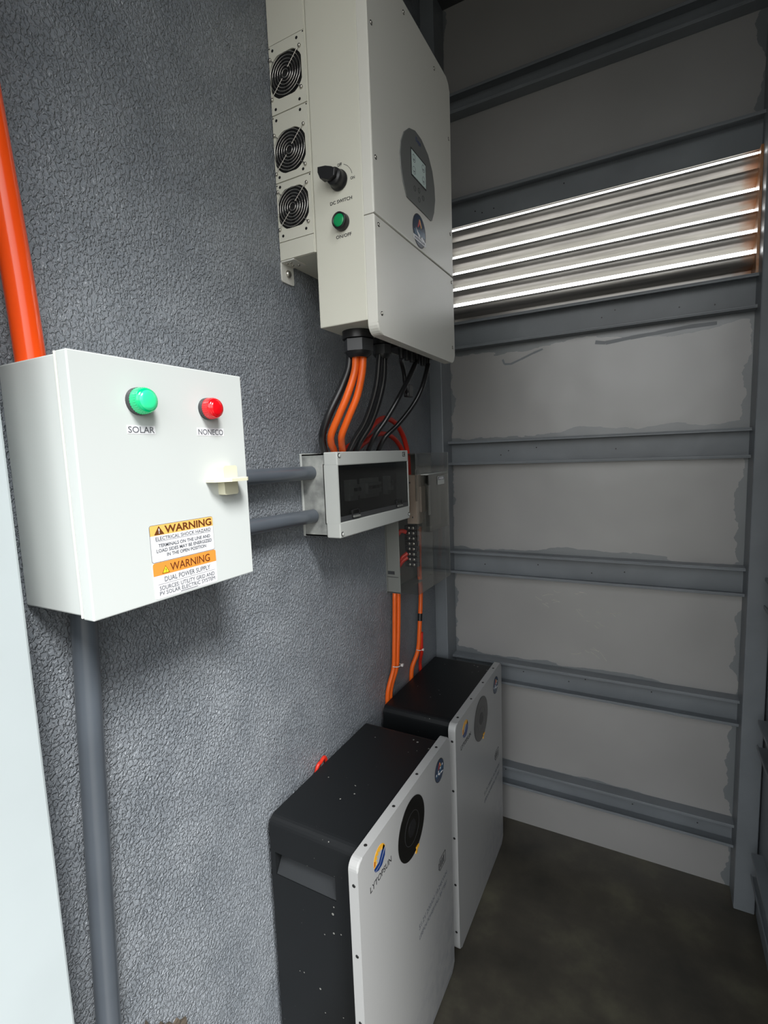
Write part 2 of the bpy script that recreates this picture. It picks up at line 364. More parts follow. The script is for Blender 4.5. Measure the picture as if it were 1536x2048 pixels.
def struct(o, label=None):
    o['kind'] = 'structure'
    if label: o['label'] = label
    return o
def rrect(x0, x1, y0, y1, r, n=5, corners=(1, 1, 1, 1)):
    pts = []
    for k, (cx, cy, a0) in enumerate(((x1-r, y1-r, 0), (x0+r, y1-r, 90), (x0+r, y0+r, 180), (x1-r, y0+r, 270))):
        if not corners[k]: pts.append(((x1, y1), (x0, y1), (x0, y0), (x1, y0))[k]); continue
        for i in range(n+1):
            a = math.radians(a0+90*i/n); pts.append((cx+r*math.cos(a), cy+r*math.sin(a)))
    return pts
def circ(cx, cy, r, n=32, ry=None): return [(cx+r*math.cos(2*math.pi*i/n), cy+(ry or r)*math.sin(2*math.pi*i/n)) for i in range(n)]
# ------------------------------------------------------------------ the room
YD, YC, YP = 1.7552, 1.7132, 1.6669       # back sheet, rail fronts, column fronts
XR, XCL, XCR = .992, .0479, .9365
TOP = 2.85
struct(MB().box(-.15, 0, -1.2, YD+.05, -.02, TOP, m_stucco).build('wall_left', loc=(0, 0, 0)), 'grey textured stucco wall carrying the inverter and boxes')
struct(MB().box(-.15, 3.2, -2.2, YD+.05, -.12, 0, m_concrete).build('floor', loc=(0, 0, 0)), 'worn dark brown concrete floor')
LZ0, LZ1 = 1.8315, 2.155
back = MB(); back.box(0, 1.05, YD, YD+.004, 0, LZ0, m_panel).box(0, 1.05, YD, YD+.004, LZ1, TOP, m_panel)
wb = struct(back.build('wall_back', loc=(0, 0, 0)), 'grey painted sheet metal wall with horizontal channels')
RW_Y0 = .32
struct(MB().box(XR, XR+.01, RW_Y0, YD+.004, 0, TOP, m_rail).build('wall_right', loc=(0, 0, 0)), 'grey sheet wall at the far right edge')
struct(MB().box(-.15, 1.0, -.45, YD+.05, TOP, TOP+.03, m_ceil).build('ceiling', loc=(0, 0, 0)), 'dark roof above the closet')
struct(MB().box(-.02, 1.0, -.48, -.45, 2.6, TOP, m_ceil).build('wall_front', loc=(0, -.45, 2.6)), 'dark header sheet over the doorway behind the photographer')
# corner columns
struct(MB().box(0, XCL, YP, YD, 0, TOP, m_rail, .003).build('trim_1', loc=(0, YP, 0)), 'grey box column in the corner behind the inverter')
struct(MB().box(XCR, .9889, YP, YD, .0, TOP, m_rail, .003).build('trim_2', loc=(XCR, YP, 0)), 'grey box column at the right end of the metal wall')
# pale post beside the photographer, left edge of the frame
struct(MB().box(0, .10, .10, .283, 0, TOP, m_post, .003).build('trim_3', loc=(0, .2, 0)), 'pale painted steel post at the left edge')
# C-channels across the back wall: web on the sheet, two lips towards the room
def channel_back(x0, x1, zb, zt, low=True):
    t = .0035; m = MB()
    if not low: zb = LZ1+.0005
    m.box(x0, x1, YD-t, YD, zb, zt, m_rail)
    m.box(x0, x1, YC, YD-t, zt-t, zt, m_rail, .0008); m.box(x0, x1, YC if low else YD-.007, YD-t, zb, zb+t, m_rail, .0008)
    m.box(x0, x1, YC, YC+t, zt-.009, zt-t, m_rail, .0006); 
    if low: m.box(x0, x1, YC, YC+t, zb+t, zb+.009, m_rail, .0006)
    for _ in range(4):
        x = random.uniform(x0+.08, x1-.08); m.prism(circ(x, (zb+zt)/2+random.uniform(-.015, .015), .0022, 8), FY(YD-t), 0, .0006, m_scr)
    return m
CH = [(2.5596, 2.4975), (2.2326, 2.1376), (1.8315, 1.7408), (1.4237, 1.3395), (1.0274, .9437), (.631, .5498), (.2357, .1616)]
k = 4
words = ['topmost', 'above the louvre', 'under the louvre', 'second below the louvre', 'third below the louvre', 'fourth below the louvre', 'lowest']
for (zt, zb), w in zip(CH, words):
    o = channel_back(XCL-.006, XCR+.004, zb, zt, w != 'above the louvre').build('trim_%d' % k, loc=(.5, YC, zb)); k += 1
    struct(o, 'grey steel channel across the metal wall, ' + w)
def channel_right(y0, y1, zb, zt):
    t = .003; XF = .965; m = MB()
    m.box(XR-t, XR, y0, y1, zb, zt, m_rail); m.box(XF, XR-t, y0, y1, zt-t, zt, m_rail); m.box(XF, XR-t, y0, y1, zb, zb+t, m_rail)
    m.box(XF, XF+t, y0, y1, zt-.009, zt-t, m_rail); m.box(XF, XF+t, y0, y1, zb+t, zb+.009, m_rail)
    return m
for (zt, zb), w in zip(CH, words):
    o = channel_right(RW_Y0+.02, 1.612, zb, zt).build('trim_%d' % k, loc=(.98, 1.2, zb)); k += 1
    struct(o, 'grey steel channel on the right wall level with its twin on the back wall')
# louvre: six tilted blades in a thin frame, open to daylight
win = MB()
win.box(XCL, XCL+.004, YD-.012, YD+.055, LZ0, LZ1, m_galv); win.box(XCR-.006, XCR, YD-.03, YD+.055, LZ0, LZ1, m_galv)
win.box(XCL, XCR, YD-.006, YD+.008, LZ1, LZ1+.003, m_galv); win.box(XCL, XCR, YD-.03, YD+.055, LZ0-.004, LZ0-.0005, m_rail)
win.box(XCL, XCR, YD+.049, YD+.052, LZ0-.004, 1.869, m_galv)  # outer sill strip added to block direct sky light below the lowest blade
w1 = struct(win.build('window_1', loc=(.5, YD, LZ0)), 'galvanised louvre letting daylight through the metal wall')
def blade(z):
    """cross-section: short upright lip at the room side, curved blade falling outwards"""
    prof = [(.001, .0315), (-.002, .0285), (-.002, .022), (.000, .017), (.005, .0120), (.014, .0080), (.027, .0052), (.040, .0034), (.047, .002)]
    m = MB(); x0, x1 = XCL+.004, XCR-.006; th = .0011; vs = []; N = len(prof)
    for x in (x0, x1):
        for d, h in prof: vs.append((x, YD+d, z+h))
        for d, h in prof: vs.append((x, YD+d+.0003, z+h+th))
    fs = []
    for i in range(N-1):
        fs += [(i, i+1, 2*N+i+1, 2*N+i), (N+i, 3*N+i, 3*N+i+1, N+i+1)]
    fs += [(0, 2*N, 3*N, N), (N-1, 2*N-1, 4*N-1, 3*N-1)]
    m.add(vs, fs, m_galv, True)
    return m
for z in (1.861, 1.9155, 1.9695, 2.023, 2.0785, 2.1145):
    blade(z).build('louver_blade', parent=w1)
# scratches and brush marks on the metal wall
sc = MB()
for _ in range(26):
    x, z = random.choice(((.475, .905), (.55, .80), (.52, .715), (.37, .86), (.54, .845)))
    x += random.gauss(0, .03); z += random.gauss(0, .012); L = random.uniform(.008, .04); a = random.choice((random.gauss(-.5, .25), random.gauss(.1, .15)))
    p = [(x, YD-.0003, z), (x+L*.5*math.cos(a), YD-.0003, z+L*.5*math.sin(a)+random.uniform(-.003, .003)), (x+L*math.cos(a), YD-.0003, z+L*math.sin(a))]
    sc.tube(p, .0005, m_scratch, seg=4, sub=4)
sc.build('scratch_mark', parent=wb, label='pale scratches scribbled into the paint')
sm = MB()
def smear(pts, w):
    for a, b_ in zip(pts, pts[1:]): 
        n = Vector((a[1]-b_[1], b_[0]-a[0])).normalized()*w
        sm.prism([(a[0]+n.x, a[1]+n.y), (a[0]-n.x, a[1]-n.y), (b_[0]-n.x*.8, b_[1]-n.y*.8), (b_[0]+n.x*.8, b_[1]+n.y*.8)], FY(YD), 0, .0003, m_rail)
smear([(.237, 1.694), (.243, 1.678), (.265, 1.676), (.30, 1.688), (.34, 1.703), (.37, 1.712)], .0035)
smear([(.53, 1.712), (.56, 1.706), (.63, 1.712), (.70, 1.716)], .006); smear([(.70, 1.716), (.78, 1.722), (.85, 1.722)], .006)
sm.build('paint_smear', parent=wb, label='darker brush smears of paint')
# exposed cement patch at the foot of the stucco wall
o = MB().prism([(.402, .455), (.408, .468), (.414, .478), (.420, .474), (.424, .492), (.430, .500), (.435, .484), (.441, .480), (.447, .468), (.455, .470), (.462, .456), (.470, .452), (.476, .441), (.484, .444), (.490, .432), (.500, .428), (.503, .37), (.40, .38)], FX(0), 0, .004, m_mud).build('trim_30', loc=(0, .45, .42))
struct(o, 'rough brown bare patch low on the stucco wall')
# ------------------------------------------------------------------ control box
BX0, BX1, BY0, BY1, BZ0, BZ1 = .1212, .1433, .3299, .5896, 1.2092, 1.5119
t = thing('control_box', 'white enamelled steel control box with green and red pilot lamps beside the pale post', 'electrical box', (0, .46, BZ0))
MB().box(.0, BX0-.002, BY0+.002, BY1-.002, BZ0+.003, BZ1-.002, m_box, .002).build('body', t)
MB().box(BX0-.002, BX0+.001, BY0-.0, BY1, BZ0+.001, BZ1, m_seal, .0005).build('seal', t)
door = MB().box(BX0+.0025, BX1, BY0, BY1, BZ0, BZ1, m_box, .0015).build('door', t)
F = FX(BX1)
def pilot(y, z, mat_l, mat_core, r):
    lamp = MB().lathe((BX1, y, z), (1, 0, 0), [(0, r), (.006, r), (.007, r*.97)], m_nut, 32)
    lamp.lathe((BX1, y, z), (1, 0, 0), [(.005, r*.96), (.010, r*.97), (.017, r*.90), (.0195, r*.84), (.0205, r*.70)], mat_l, 32)
    for k in range(32):   # ribbed bezel
        a = 2*math.pi*k/32; lamp.cyl((BX1+.006, y+r*.95*math.cos(a), z+r*.95*math.sin(a)), (BX1+.016, y+r*.90*math.cos(a), z+r*.90*math.sin(a)), .0007, mat_l, seg=5)
    o = lamp.build('pilot_lamp', t, label='green pilot lamp, lit' if mat_l is m_green else 'red pilot lamp')
    MB().lathe((BX1+.0195, y, z), (1, 0, 0), [(0, r*.74), (.0018, r*.70), (.003, r*.45), (.0034, 0)], mat_core, 32).build('lens', o)
pilot(.4107, 1.4614, m_green, m_greenlit, .0165)
pilot(.5185, 1.4590, m_redl, m_redl, .0150)
s_ = MB(); s_.prism([(.3931, 1.4222), (.4320, 1.4222), (.4320, 1.4325), (.3931, 1.4325)], F, 0, .0003, m_white)
s_.text('SOLAR', F, .3945, .4305, 1.4236, 1.4312, m_greyink, .0005); s_.build('name_sticker', t, label='white strip reading SOLAR')
s_ = MB(); s_.prism([(.4985, 1.4216), (.5475, 1.4216), (.5475, 1.4325), (.4985, 1.4325)], F, 0, .0003, m_white)
s_.text('NONECO', F, .5005, .5455, 1.4230, 1.4308, m_greyink, .0005); s_.build('name_sticker', t, label='white strip reading NONECO')
def bars(m, x0, x1, z, mt, h=.0004): m.prism([(x0, z), (x1, z), (x1, z+h), (x0, z+h)], F, .0003, .0005, mt)
s_ = MB(); a, b_, c0, c1 = .4103, .5136, 1.2597, 1.3077
s_.prism(rrect(a, b_, c0, c1, .003), F, 0, .0004, m_greyink); s_.prism(rrect(a+.0005, b_-.0005, c0+.0005, c1-.0005, .0026), F, .0002, .0006, m_white)
s_.prism(rrect(a+.0005, b_-.0005, 1.2942, c1-.0005, .0026, corners=(1, 1, 0, 0)), F, .0004, .0007, m_org1)
s_.text('WARNING', F, .4325, .5105, 1.2955, 1.3055, m_brown, .0009, .02)
s_.prism([(.4165, 1.2950), (.4315, 1.2950), (.4240, 1.3062)], F, .0006, .0009, m_brown); s_.text('!', F, .4233, .4247, 1.2965, 1.3028, m_white, .0011)
s_.text('ELECTRICAL SHOCK HAZARD', F, .4180, .5085, 1.2877, 1.2922, m_greyink, .0008)
s_.prism([(.4180, 1.2863), (.5085, 1.2863), (.5085, 1.2867), (.4180, 1.2867)], F, .0006, .0008, m_greyink)
s_.text('TERMINALS ON THE LINE AND', F, .4215, .5065, 1.2785, 1.2830, m_greyink, .0008, .01)
s_.text('LOAD SIDES MAY BE ENERGIZED', F, .4180, .5090, 1.2720, 1.2765, m_greyink, .0008, .01)
s_.text('IN THE OPEN POSITION', F, .4330, .4980, 1.2655, 1.2700, m_greyink, .0008, .01)
s_.build('warning_sticker', t, label='amber topped warning sticker about shock hazard')
s_ = MB(); c0, c1 = 1.2124, 1.2592
s_.prism(rrect(a+.0006, b_+.0010, c0, c1, .003), F, 0, .0004, m_white); s_.prism(rrect(a+.0006, b_+.0010, 1.2425, c1, .003, corners=(1, 1, 0, 0)), F, .0002, .0006, m_org2)
s_.text('WARNING', F, .4365, .5030, 1.2450, 1.2555, m_brown, .0008)
s_.prism([(.4235, 1.2440), (.4350, 1.2440), (.42925, 1.2540)], F, .0005, .0008, m_brown); s_.prism([(.4248, 1.2447), (.4337, 1.2447), (.42925, 1.2527)], F, .0006, .0010, m_yel)
s_.text('!', F, .4288, .4297, 1.2455, 1.2500, m_ink, .0012)
s_.text('DUAL POWER SUPPLY', F, .4265, .5025, 1.2330, 1.2395, m_greyink, .0006)
s_.prism([(.4165, 1.2305), (.5110, 1.2305), (.5110, 1.2309), (.4165, 1.2309)], F, .0004, .0006, m_greyink)
s_.text('SOURCES: UTILITY GRID AND', F, .4180, .5095, 1.2228, 1.2283, m_greyink, .0006)
s_.text('PV SOLAR ELECTRIC SYSTEM', F, .4175, .5100, 1.2162, 1.2214, m_greyink, .0006)
s_.prism([(.4500, 1.2137), (.4790, 1.2137), (.4790, 1.2146), (.4500, 1.2146)], F, .0004, .0006, m_greyink)
s_.build('warning_sticker', t, label='orange topped warning sticker about dual power supply')
h = MB().prism(rrect(.5295, .5560, 1.3365, 1.3785, .002), F, 0, .013, m_beige, .0015).build('latch', t, label='ivory plastic latch')
MB().prism([(.1435, .507), (.1435, .556), (.152, .566), (.168, .566), (.176, .556), (.176, .525), (.160, .507)], FZ(1.356), 0, .005, m_beige, .001).build('lever', h)
# ------------------------------------------------------------------ conduits
o = MB().tube([(.035, .352, 1.500), (.035, .347, 1.62), (.036, .3345, 1.80), (.036, .318, 2.05), (.036, .305, 2.35), (.036, .30, TOP)], .0165, m_opipe, 24).build('orange_conduit', loc=(.035, .352, 1.5))
tag(o, 'glossy orange plastic pipe rising from the top of the white control box', 'pipe')
g = MB().tube([(.032, .386, 1.214), (.032, .383, 1.18), (.030, .3755, 1.0), (.028, .3655, .75), (.026, .357, .5), (.025, .352, .2), (.025, .352, 0)], .0160, m_gpipe, 24)
tag(g.build('grey_conduit', loc=(.025, .352, 0)), 'long grey pipe running down from the control box to the floor', 'pipe')
o = MB().tube([(.030, .575, 1.3535), (.030, .75, 1.3530), (.030, .909, 1.3520)], .0150, m_gpipe, 24).build('grey_conduit', loc=(.03, .6, 1.3535)); tag(o, 'upper of two short grey pipes between control box and breaker panel', 'pipe')
o = MB().tube([(.030, .575, 1.262), (.030, .75, 1.2585), (.030, .909, 1.2555)], .0155, m_gpipe, 24).build('grey_conduit', loc=(.03, .6, 1.262)); tag(o, 'lower of two short grey pipes between control box and breaker panel', 'pipe')
# ------------------------------------------------------------------ inverter
IY0, IY1, IX, IC, IB = .8811, 1.3052, .2282, .206, .0928
IT = 2.3062
inv = thing('inverter', 'tall cream wall-mounted solar inverter with three fans and oval grey display', 'inverter', (0, (IY0+IY1)/2, 1.6185))
b = MB(); b.box(.002, IB, IY0+.0035, IY1-.002, 1.7963, IT-.01, m_inv); b.box(IB, IC-.0005, IY0+.0008, IY1-.001, 1.647, IT-.004, m_inv, .002)
b.box(.0885, .0922, IY0+.0012, IY0+.004, 1.7965, IT-.01, m_inv)
b.build('body', inv)
# front covers
def cover_pts(z0, z1, rb, rtp): 
    p = rrect(IY0, IY1, z0, z1, .022, 6, corners=(rtp, rtp, rb, rb)); return p
cov = MB().prism(cover_pts(1.8385, IT, 0, 1), FX(0), IC, IX, m_invw, .003, 3).build('upper_cover', inv)
cvl = MB().prism(cover_pts(1.6185, 1.8365, 1, 0), FX(0), IC, IX, m_invw, .003, 3).build('lower_cover', inv)
def cscrew(par, y, z):
    m = MB(); m.prism(circ(y, z, .0042, 16), FX(IX), .0, .0004, m_hole); m.lathe((IX+.0003, y, z), (1, 0, 0), [(0, .003), (.0012, .0028), (.0016, .0012), (.0016, 0)], m_steel, 14); m.build('screw', par)
for y, z in ((.896, 2.17), (.895, 1.9405), (1.2034, 2.2773), (1.291, 2.1677), (1.289, 1.9402), (1.04, 2.285), (.905, 2.285)): cscrew(cov, y, z)
for y, z in ((.897, 1.8217), (.898, 1.6585), (1.291, 1.8224), (1.2885, 1.6585)): cscrew(cvl, y, z)
# fan plates on the near side
def oct_(cx, cz, hw, hh, c): return [(cx-hw+c, cz-hh), (cx+hw-c, cz-hh), (cx+hw, cz-hh+c), (cx+hw, cz+hh-c), (cx+hw-c, cz+hh), (cx-hw+c, cz+hh), (cx-hw, cz+hh-c), (cx-hw, cz-hh+c)]
def bulge(cx, cz, R, hw, hh, n=40):
    pts = []
    for i in range(n):
        a = 2*math.pi*i/n; x, z = R*math.cos(a), R*math.sin(a); pts.append((cx+max(-hw, min(hw, x)), cz+max(-hh, min(hh, z))))
    return pts
fans = [(.0412, 2.1425, 2.0765, 2.2045), (.0415, 2.0018, 1.9480, 2.0755), (.0420, 1.8938, 1.8325, 1.9470)]
for i, (cx, cz, z0, z1) in enumerate(fans):
    Rf = .0440 if i == 0 else .0425
    hole = bulge(cx, cz, Rf, .0385, .040 if i < 2 else .0385)
    pl = MB().flat([[(.0015, z0+.0006), (.0885, z0+.0006), (.0885, z1-.0006), (.0015, z1-.0006)], hole], FY(IY0), -.0028, .0, m_inv).build('fan_plate', inv)
    fb = MB(); fb.prism(hole, FY(IY0), -.0034, -.0029, m_hole); 
    fb.lathe((cx, IY0+.0028, cz), (0, -1, 0), [(0, .014), (.0015, .0135), (.0018, 0)], m_blk, 24)
    for k in range(7):
        a0 = 2*math.pi*k/7; pts = [(cx+r*math.cos(a0+w), cz+r*math.sin(a0+w)) for r, w in ((.014, 0), (.025, .25), (.037, .40), (.037, .95), (.025, .85), (.014, .6))]
        fb.prism(pts, FY(IY0), -.0028, -.0018, m_blk)
    fan = fb.build('cooling_fan', inv)
    gd = MB(); yg = IY0-.0022
    for r in (.0075, .0135, .0195, .0255, .0315, .0375):
        gd.tube([(cx+r*math.cos(2*math.pi*j/28), yg, cz+r*math.sin(2*math.pi*j/28)) for j in range(28)], .00068, m_wire, 6, 1, closed=True)
    sx, sz = .0365, .0368
    gd.tube([(cx-sx+.003, yg-.0008, cz-sz+.003), (cx-.007, yg-.0008, cz-.008)], .0009, m_wire, 6); gd.tube([(cx+sx-.003, yg-.0008, cz+sz-.003), (cx+.007, yg-.0008, cz+.008)], .0009, m_wire, 6)
    gd.tube([(cx-sx+.002, yg, cz+sz-.002), (cx-.0260, yg, cz+.0270)], .0009, m_wire, 6); gd.tube([(cx+sx-.002, yg, cz-sz+.002), (cx+.0260, yg, cz-.0270)], .0009, m_wire, 6)
    gd.build('fan_guard', fan)
    for dx, dz in ((-sx, sz), (sx, sz), (sx, -sz), (-sx, -sz)):
        m = MB(); m.lathe((cx+dx, IY0, cz+dz), (0, -1, 0), [(0, .0034), (.0012, .0036), (.003, .003), (.0040, .0015), (.0042, 0)], m_steel, 14); m.prism([(cx+dx-.0018, cz+dz-.0003), (cx+dx+.0018, cz+dz-.0003), (cx+dx+.0018, cz+dz+.0003), (cx+dx-.0018, cz+dz+.0003)], FY(IY0), .0036, .0044, m_scr)
        m.build('screw', pl)
    hp = [(.0113, z1-.010), (.0712, z1-.0085), (.0715, z0+.0098), (.0117, z0+.0098)]
    if i == 2: hp = [(.0113, z1-.008), (.0715, z0+.013), (.0125, z0+.0115)]
    for hx, hz in hp: MB().prism(circ(hx, hz, .0029, 12), FY(IY0), .00, .0003, m_hole).build('rivet_hole', pl, label='dark rivet hole')
    for hx, hz in ((.0865, z1-.003), (.0035, z1-.004)): MB().prism(circ(hx, hz, .0015, 8), FY(IY0), .00, .0003, m_hole).build('rivet_hole', pl, label='tiny dark rivet hole')
MB().box(.0015, .0885, IY0, IY0+.0035, 2.2050, IT-.012, m_inv, .0004).build('side_plate', inv)
MB().box(.0015, .0885, IY0, IY0+.0035, 1.7970, 1.8318, m_inv, .0004).build('side_plate', inv)
# rotary switch and push button on the near side
FS = FY(IY0+.0008)
m = MB(); m.lathe((.1540, IY0, 1.9135), (0, -1, 0), [(0, .0190), (.003, .0190), (.004, .0175), (.012, .0165), (.020, .0155), (.0215, .0140), (.022, 0)], m_blk, 32)
knob = m.build('rotary_switch', inv)
MB().prism([(.1645, 1.9205), (.1560, 1.9262), (.1430, 1.9310), (.1250, 1.9330), (.1245, 1.9230), (.1290, 1.9120), (.1370, 1.9115), (.1400, 1.9075), (.1500, 1.9035), (.1620, 1.9080)], FY(IY0), .012, .030, m_blk, .002).build('switch_handle', knob)
MB().text('DC SWITCH', FS, .1312, .1813, 1.8735, 1.8796, m_ink, .0003, .01).build('side_lettering', inv, label='black printed words DC SWITCH')
MB().text('ON/OFF', FS, .1414, .1767, 1.8088, 1.8150, m_ink, .0003, .01).build('side_lettering', inv, label='black printed words ON/OFF')
m = MB(); m.text('OFF', FS, .1515, .1615, 1.9385, 1.9443, m_ink, .0003, .01); m.text('ON', FS, .1795, .1890, 1.9083, 1.9135, m_ink, .0003, .01)
for k in range(8):
    a0, a1 = math.radians(68-k*7), math.radians(68-(k+1)*7); c_ = (.155, 1.913)
    m.prism([(c_[0]+r*math.cos(a), c_[1]+r*math.sin(a)) for r, a in ((.0285, a0), (.0292, a0), (.0292, a1), (.0285, a1))], FS, 0, .0004, m_ink)
m.build('side_lettering', inv, label='black printed OFF and ON joined by an arc')
m = MB(); m.lathe((.1570, IY0, 1.8365), (0, -1, 0), [(0, .0165), (.008, .0160), (.0135, .0150), (.014, .0125), (.0115, .0120), (.011, 0)], m_blk, 32)
bt = m.build('push_button', inv, label='black ringed green push button')
MB().lathe((.1570, IY0-.0105, 1.8365), (0, -1, 0), [(0, .0122), (.002, .0118), (.003, .009), (.0034, 0)], m_btn, 28).build('button_cap', bt)
# display island on the upper cover
FI = FX(IX)
oval = [(1.0485, 2.0694), (1.0223, 2.0494), (1.0065, 2.0245), (1.0, 1.9976), (1.0020, 1.9730), (1.0110, 1.9468), (1.0264, 1.9248), (1.031, 1.9240), (1.0833, 1.9240), (1.1244, 1.9240), (1.1590, 1.9240), (1.1640, 1.9262), (1.1782, 1.949), (1.1862, 1.9790), (1.1840, 2.0073), (1.1730, 2.038), (1.1498, 2.0635), (1.1117, 2.0785), (1.0790, 2.0795)]
dis = MB().prism(oval, FI, 0, .0022, m_lcdbody, .001).build('display_panel', inv)
m = MB(); m.prism([(1.0510, 1.9775), (1.1310, 1.9775), (1.1310, 2.0335), (1.0510, 2.0335)], FI, .0020, .0028, m_ink)
m.prism([(1.0540, 1.9805), (1.1285, 1.9805), (1.1285, 2.0300), (1.0540, 2.0300)], FI, .0026, .0032, m_lcd)
for cx, cz in ((1.0655, 2.0166), (1.0655, 1.9925), (1.1160, 2.0185), (1.1160, 1.9935)):
    m.flat([circ(cx, cz, .0080, 20), circ(cx, cz, .0070, 20)], FI, .0031, .0034, m_greyink); m.prism([(cx-.003, cz-.004), (cx+.003, cz-.004), (cx+.003, cz-.001), (cx-.003, cz-.001)], FI, .0031, .0034, m_greyink)
m.build('lcd_screen', dis)
for cx, cz in ((1.068, 1.957), (1.0905, 1.962), (1.0905, 1.943), (1.113, 1.955)): MB().flat([circ(cx, cz, .0055, 18), circ(cx, cz, .0046, 18)], FI, .0021, .0025, m_ink).build('key', dis)
MB().text('Deye', FI, 1.0800, 1.1060, 2.0560, 2.0680, m_blueink, .0025, .01).build('maker_lettering', dis)
def badge(m, cy, cz, r, F, blue):
    m.prism(circ(cy, cz, r, 36), F, 0, .0005, m_ink); m.prism(circ(cy, cz, r*.93, 36), F, .0003, .0007, m_navy)
    m.prism([(cy+r*x, cz+r*y) for x, y in ((-.85, -.1), (.0, .05), (.85, .15), (.88, -.2), (.5, -.25), (-.7, -.4))], F, .0005, .0009, m_teal)
    m.prism([(cy+r*x, cz+r*y) for x, y in ((-.30, .15), (-.02, .68), (.25, .30), (.02, .42), (-.1, .2))], F, .0008, .0011, m_rubred)
    m.prism([(cy+r*x, cz+r*y) for x, y in ((.0, .70), (.12, .66), (.33, .28), (.24, .22))], F, .0008, .0012, m_org1)
    m.prism([(cy+r*x, cz+r*y) for x, y in ((-.55, .05), (-.25, -.12), (.05, -.22), (.1, -.42), (-.1, -.38), (-.3, -.25))], F, .0008, .0011, m_white)
    m.prism([(cy+r*x, cz+r*y) for x, y in ((.3, -.25), (.75, -.38), (.8, -.45), (.2, -.40))], F, .0008, .0011, m_white)
m = MB(); badge(m, 1.0905, 1.8775, .0355, FI, 1)
zb = 1.8775-.0355*.52; m.prism([(1.0905-.0335, zb-.0065), (1.0905+.0335, zb-.0065), (1.0905+.0345, zb+.003), (1.0905-.0345, zb+.003)], FI, .0009, .0013, m_white)
for k in range(8): m.prism([(1.0640+k*.0068, zb-.004), (1.0680+k*.0068, zb-.004), (1.0680+k*.0068, zb+.0005), (1.0640+k*.0068, zb+.0005)], FI, .0012, .0015, m_navy)
m.build('round_badge', inv, label='round navy sticker with a peak and a white band')
# mounting foot below the heat sink
m = MB(); m.prism(rrect(.8820, .9225, 1.7560, 1.7960, .005, corners=(0, 0, 1, 1)), FX(0), .0, .003, m_invw, .0008); m.box(.0, .036, .8820, .9225, 1.7935, 1.7965, m_invw, .0006)
ft = m.build('mounting_foot', inv)
for x, y in ((.010, .892), (.020, .892), (.014, .906), (.025, .912)):
    MB().lathe((x, y, 1.7935), (0, 0, -1), [(0, .0030), (.001, .003), (.0022, .0018), (.0024, 0)], m_steel, 12).build('screw', ft)
MB().lathe((.003, .9020, 1.7760), (1, 0, 0), [(0, .0075), (.002, .0078), (.005, .006), (.0065, .003), (.0068, 0)], m_steel, 18).build('wall_bolt', ft)
# cable glands and connector strip under the inverter
def gland(x, y, r, z=1.647, h=.05):
    m = MB(); m.cyl((x, y, z), (x, y, z-h*.30), r, m_blk, seg=28)
    n = 6; pts = [(x+r*.97*math.cos(math.pi/3*i+.25), y+r*.97*math.sin(math.pi/3*i+.25)) for i in range(6)]
    m.prism(pts, FZ(z-h*.78), 0, h*.46, m_nut, .001)
    m.lathe((x, y, z-h*.78), (0, 0, -1), [(0, r*.88), (h*.10, r*.80), (h*.18, r*.62), (h*.22, r*.55)], m_blk, 24)
    return m
gland(.140, .953, .0335, h=.054).build('cable_gland', inv, label='large black cable gland with hexagonal nut')
gland(.150, 1.040, .022, h=.045).build('cable_gland', inv)
m = MB(); m.box(.125, .188, 1.085, 1.290, 1.634, 1.647, m_blk, .002)
for y in (1.11, 1.14, 1.17, 1.20, 1.235, 1.265): m.cyl((.165, y, 1.636), (.165, y, 1.612), .0075, m_blk, r2=.0062, seg=14)
m.build('connector_strip', inv, label='black row of panel connectors')
# ------------------------------------------------------------------ cables between inverter and breaker panel
def cable(name, pts, r, mt, label, cat='cable', group=None):
    o = MB().tube(pts, r, mt, 12, 8).build(name, loc=pts[-1]); tag(o, label, cat, group); return o
cable('orange_cable', [(.135, .948, 1.612), (.130, .951, 1.569), (.115, .940, 1.517), (.095, .934, 1.475), (.072, .935, 1.436), (.060, .950, 1.416), (.050, .972, 1.405), (.045, .985, 1.394)], .0080, m_orange, 'thick orange cable from the hexagonal gland, left of the pair')
cable('orange_cable', [(.147, .960, 1.612), (.143, .960, 1.568), (.130, .957, 1.517), (.110, .953, 1.475), (.087, .955, 1.435), (.075, .970, 1.418), (.063, .990, 1.406), (.055, 1.003, 1.394)], .0080, m_orange, 'thick orange cable from the hexagonal gland, right of the pair')
cable('black_cable', [(.118, .955, 1.614), (.112, .955, 1.575), (.096, .948, 1.535), (.076, .932, 1.487), (.056, .928, 1.445), (.042, .942, 1.422), (.038, .955, 1.394)], .0085, m_rub, 'thick black cable hugging the wall behind the orange pair')
cable('black_cable', [(.150, 1.028, 1.612), (.140, 1.032, 1.556), (.125, 1.034, 1.512), (.100, 1.036, 1.463), (.075, 1.034, 1.429), (.055, 1.030, 1.394)], .0072, m_rub, 'black cable just right of the orange pair')
cable('black_cable', [(.150, 1.052, 1.612), (.140, 1.062, 1.560), (.125, 1.061, 1.509), (.100, 1.063, 1.460), (.075, 1.057, 1.423), (.055, 1.060, 1.394)], .0072, m_rub, 'second black cable right of the orange pair')
cable('black_cable', [(.165, 1.200, 1.622), (.155, 1.170, 1.575), (.140, 1.131, 1.518), (.115, 1.114, 1.471), (.090, 1.100, 1.433), (.060, 1.113, 1.394)], .0062, m_rub, 'black cable slanting from the middle of the connector row')
cable('black_cable', [(.168, 1.265, 1.620), (.160, 1.238, 1.557), (.140, 1.219, 1.510), (.110, 1.187, 1.461), (.085, 1.162, 1.430), (.060, 1.165, 1.394)], .0062, m_rub, 'black cable slanting from the far end of the connector row')
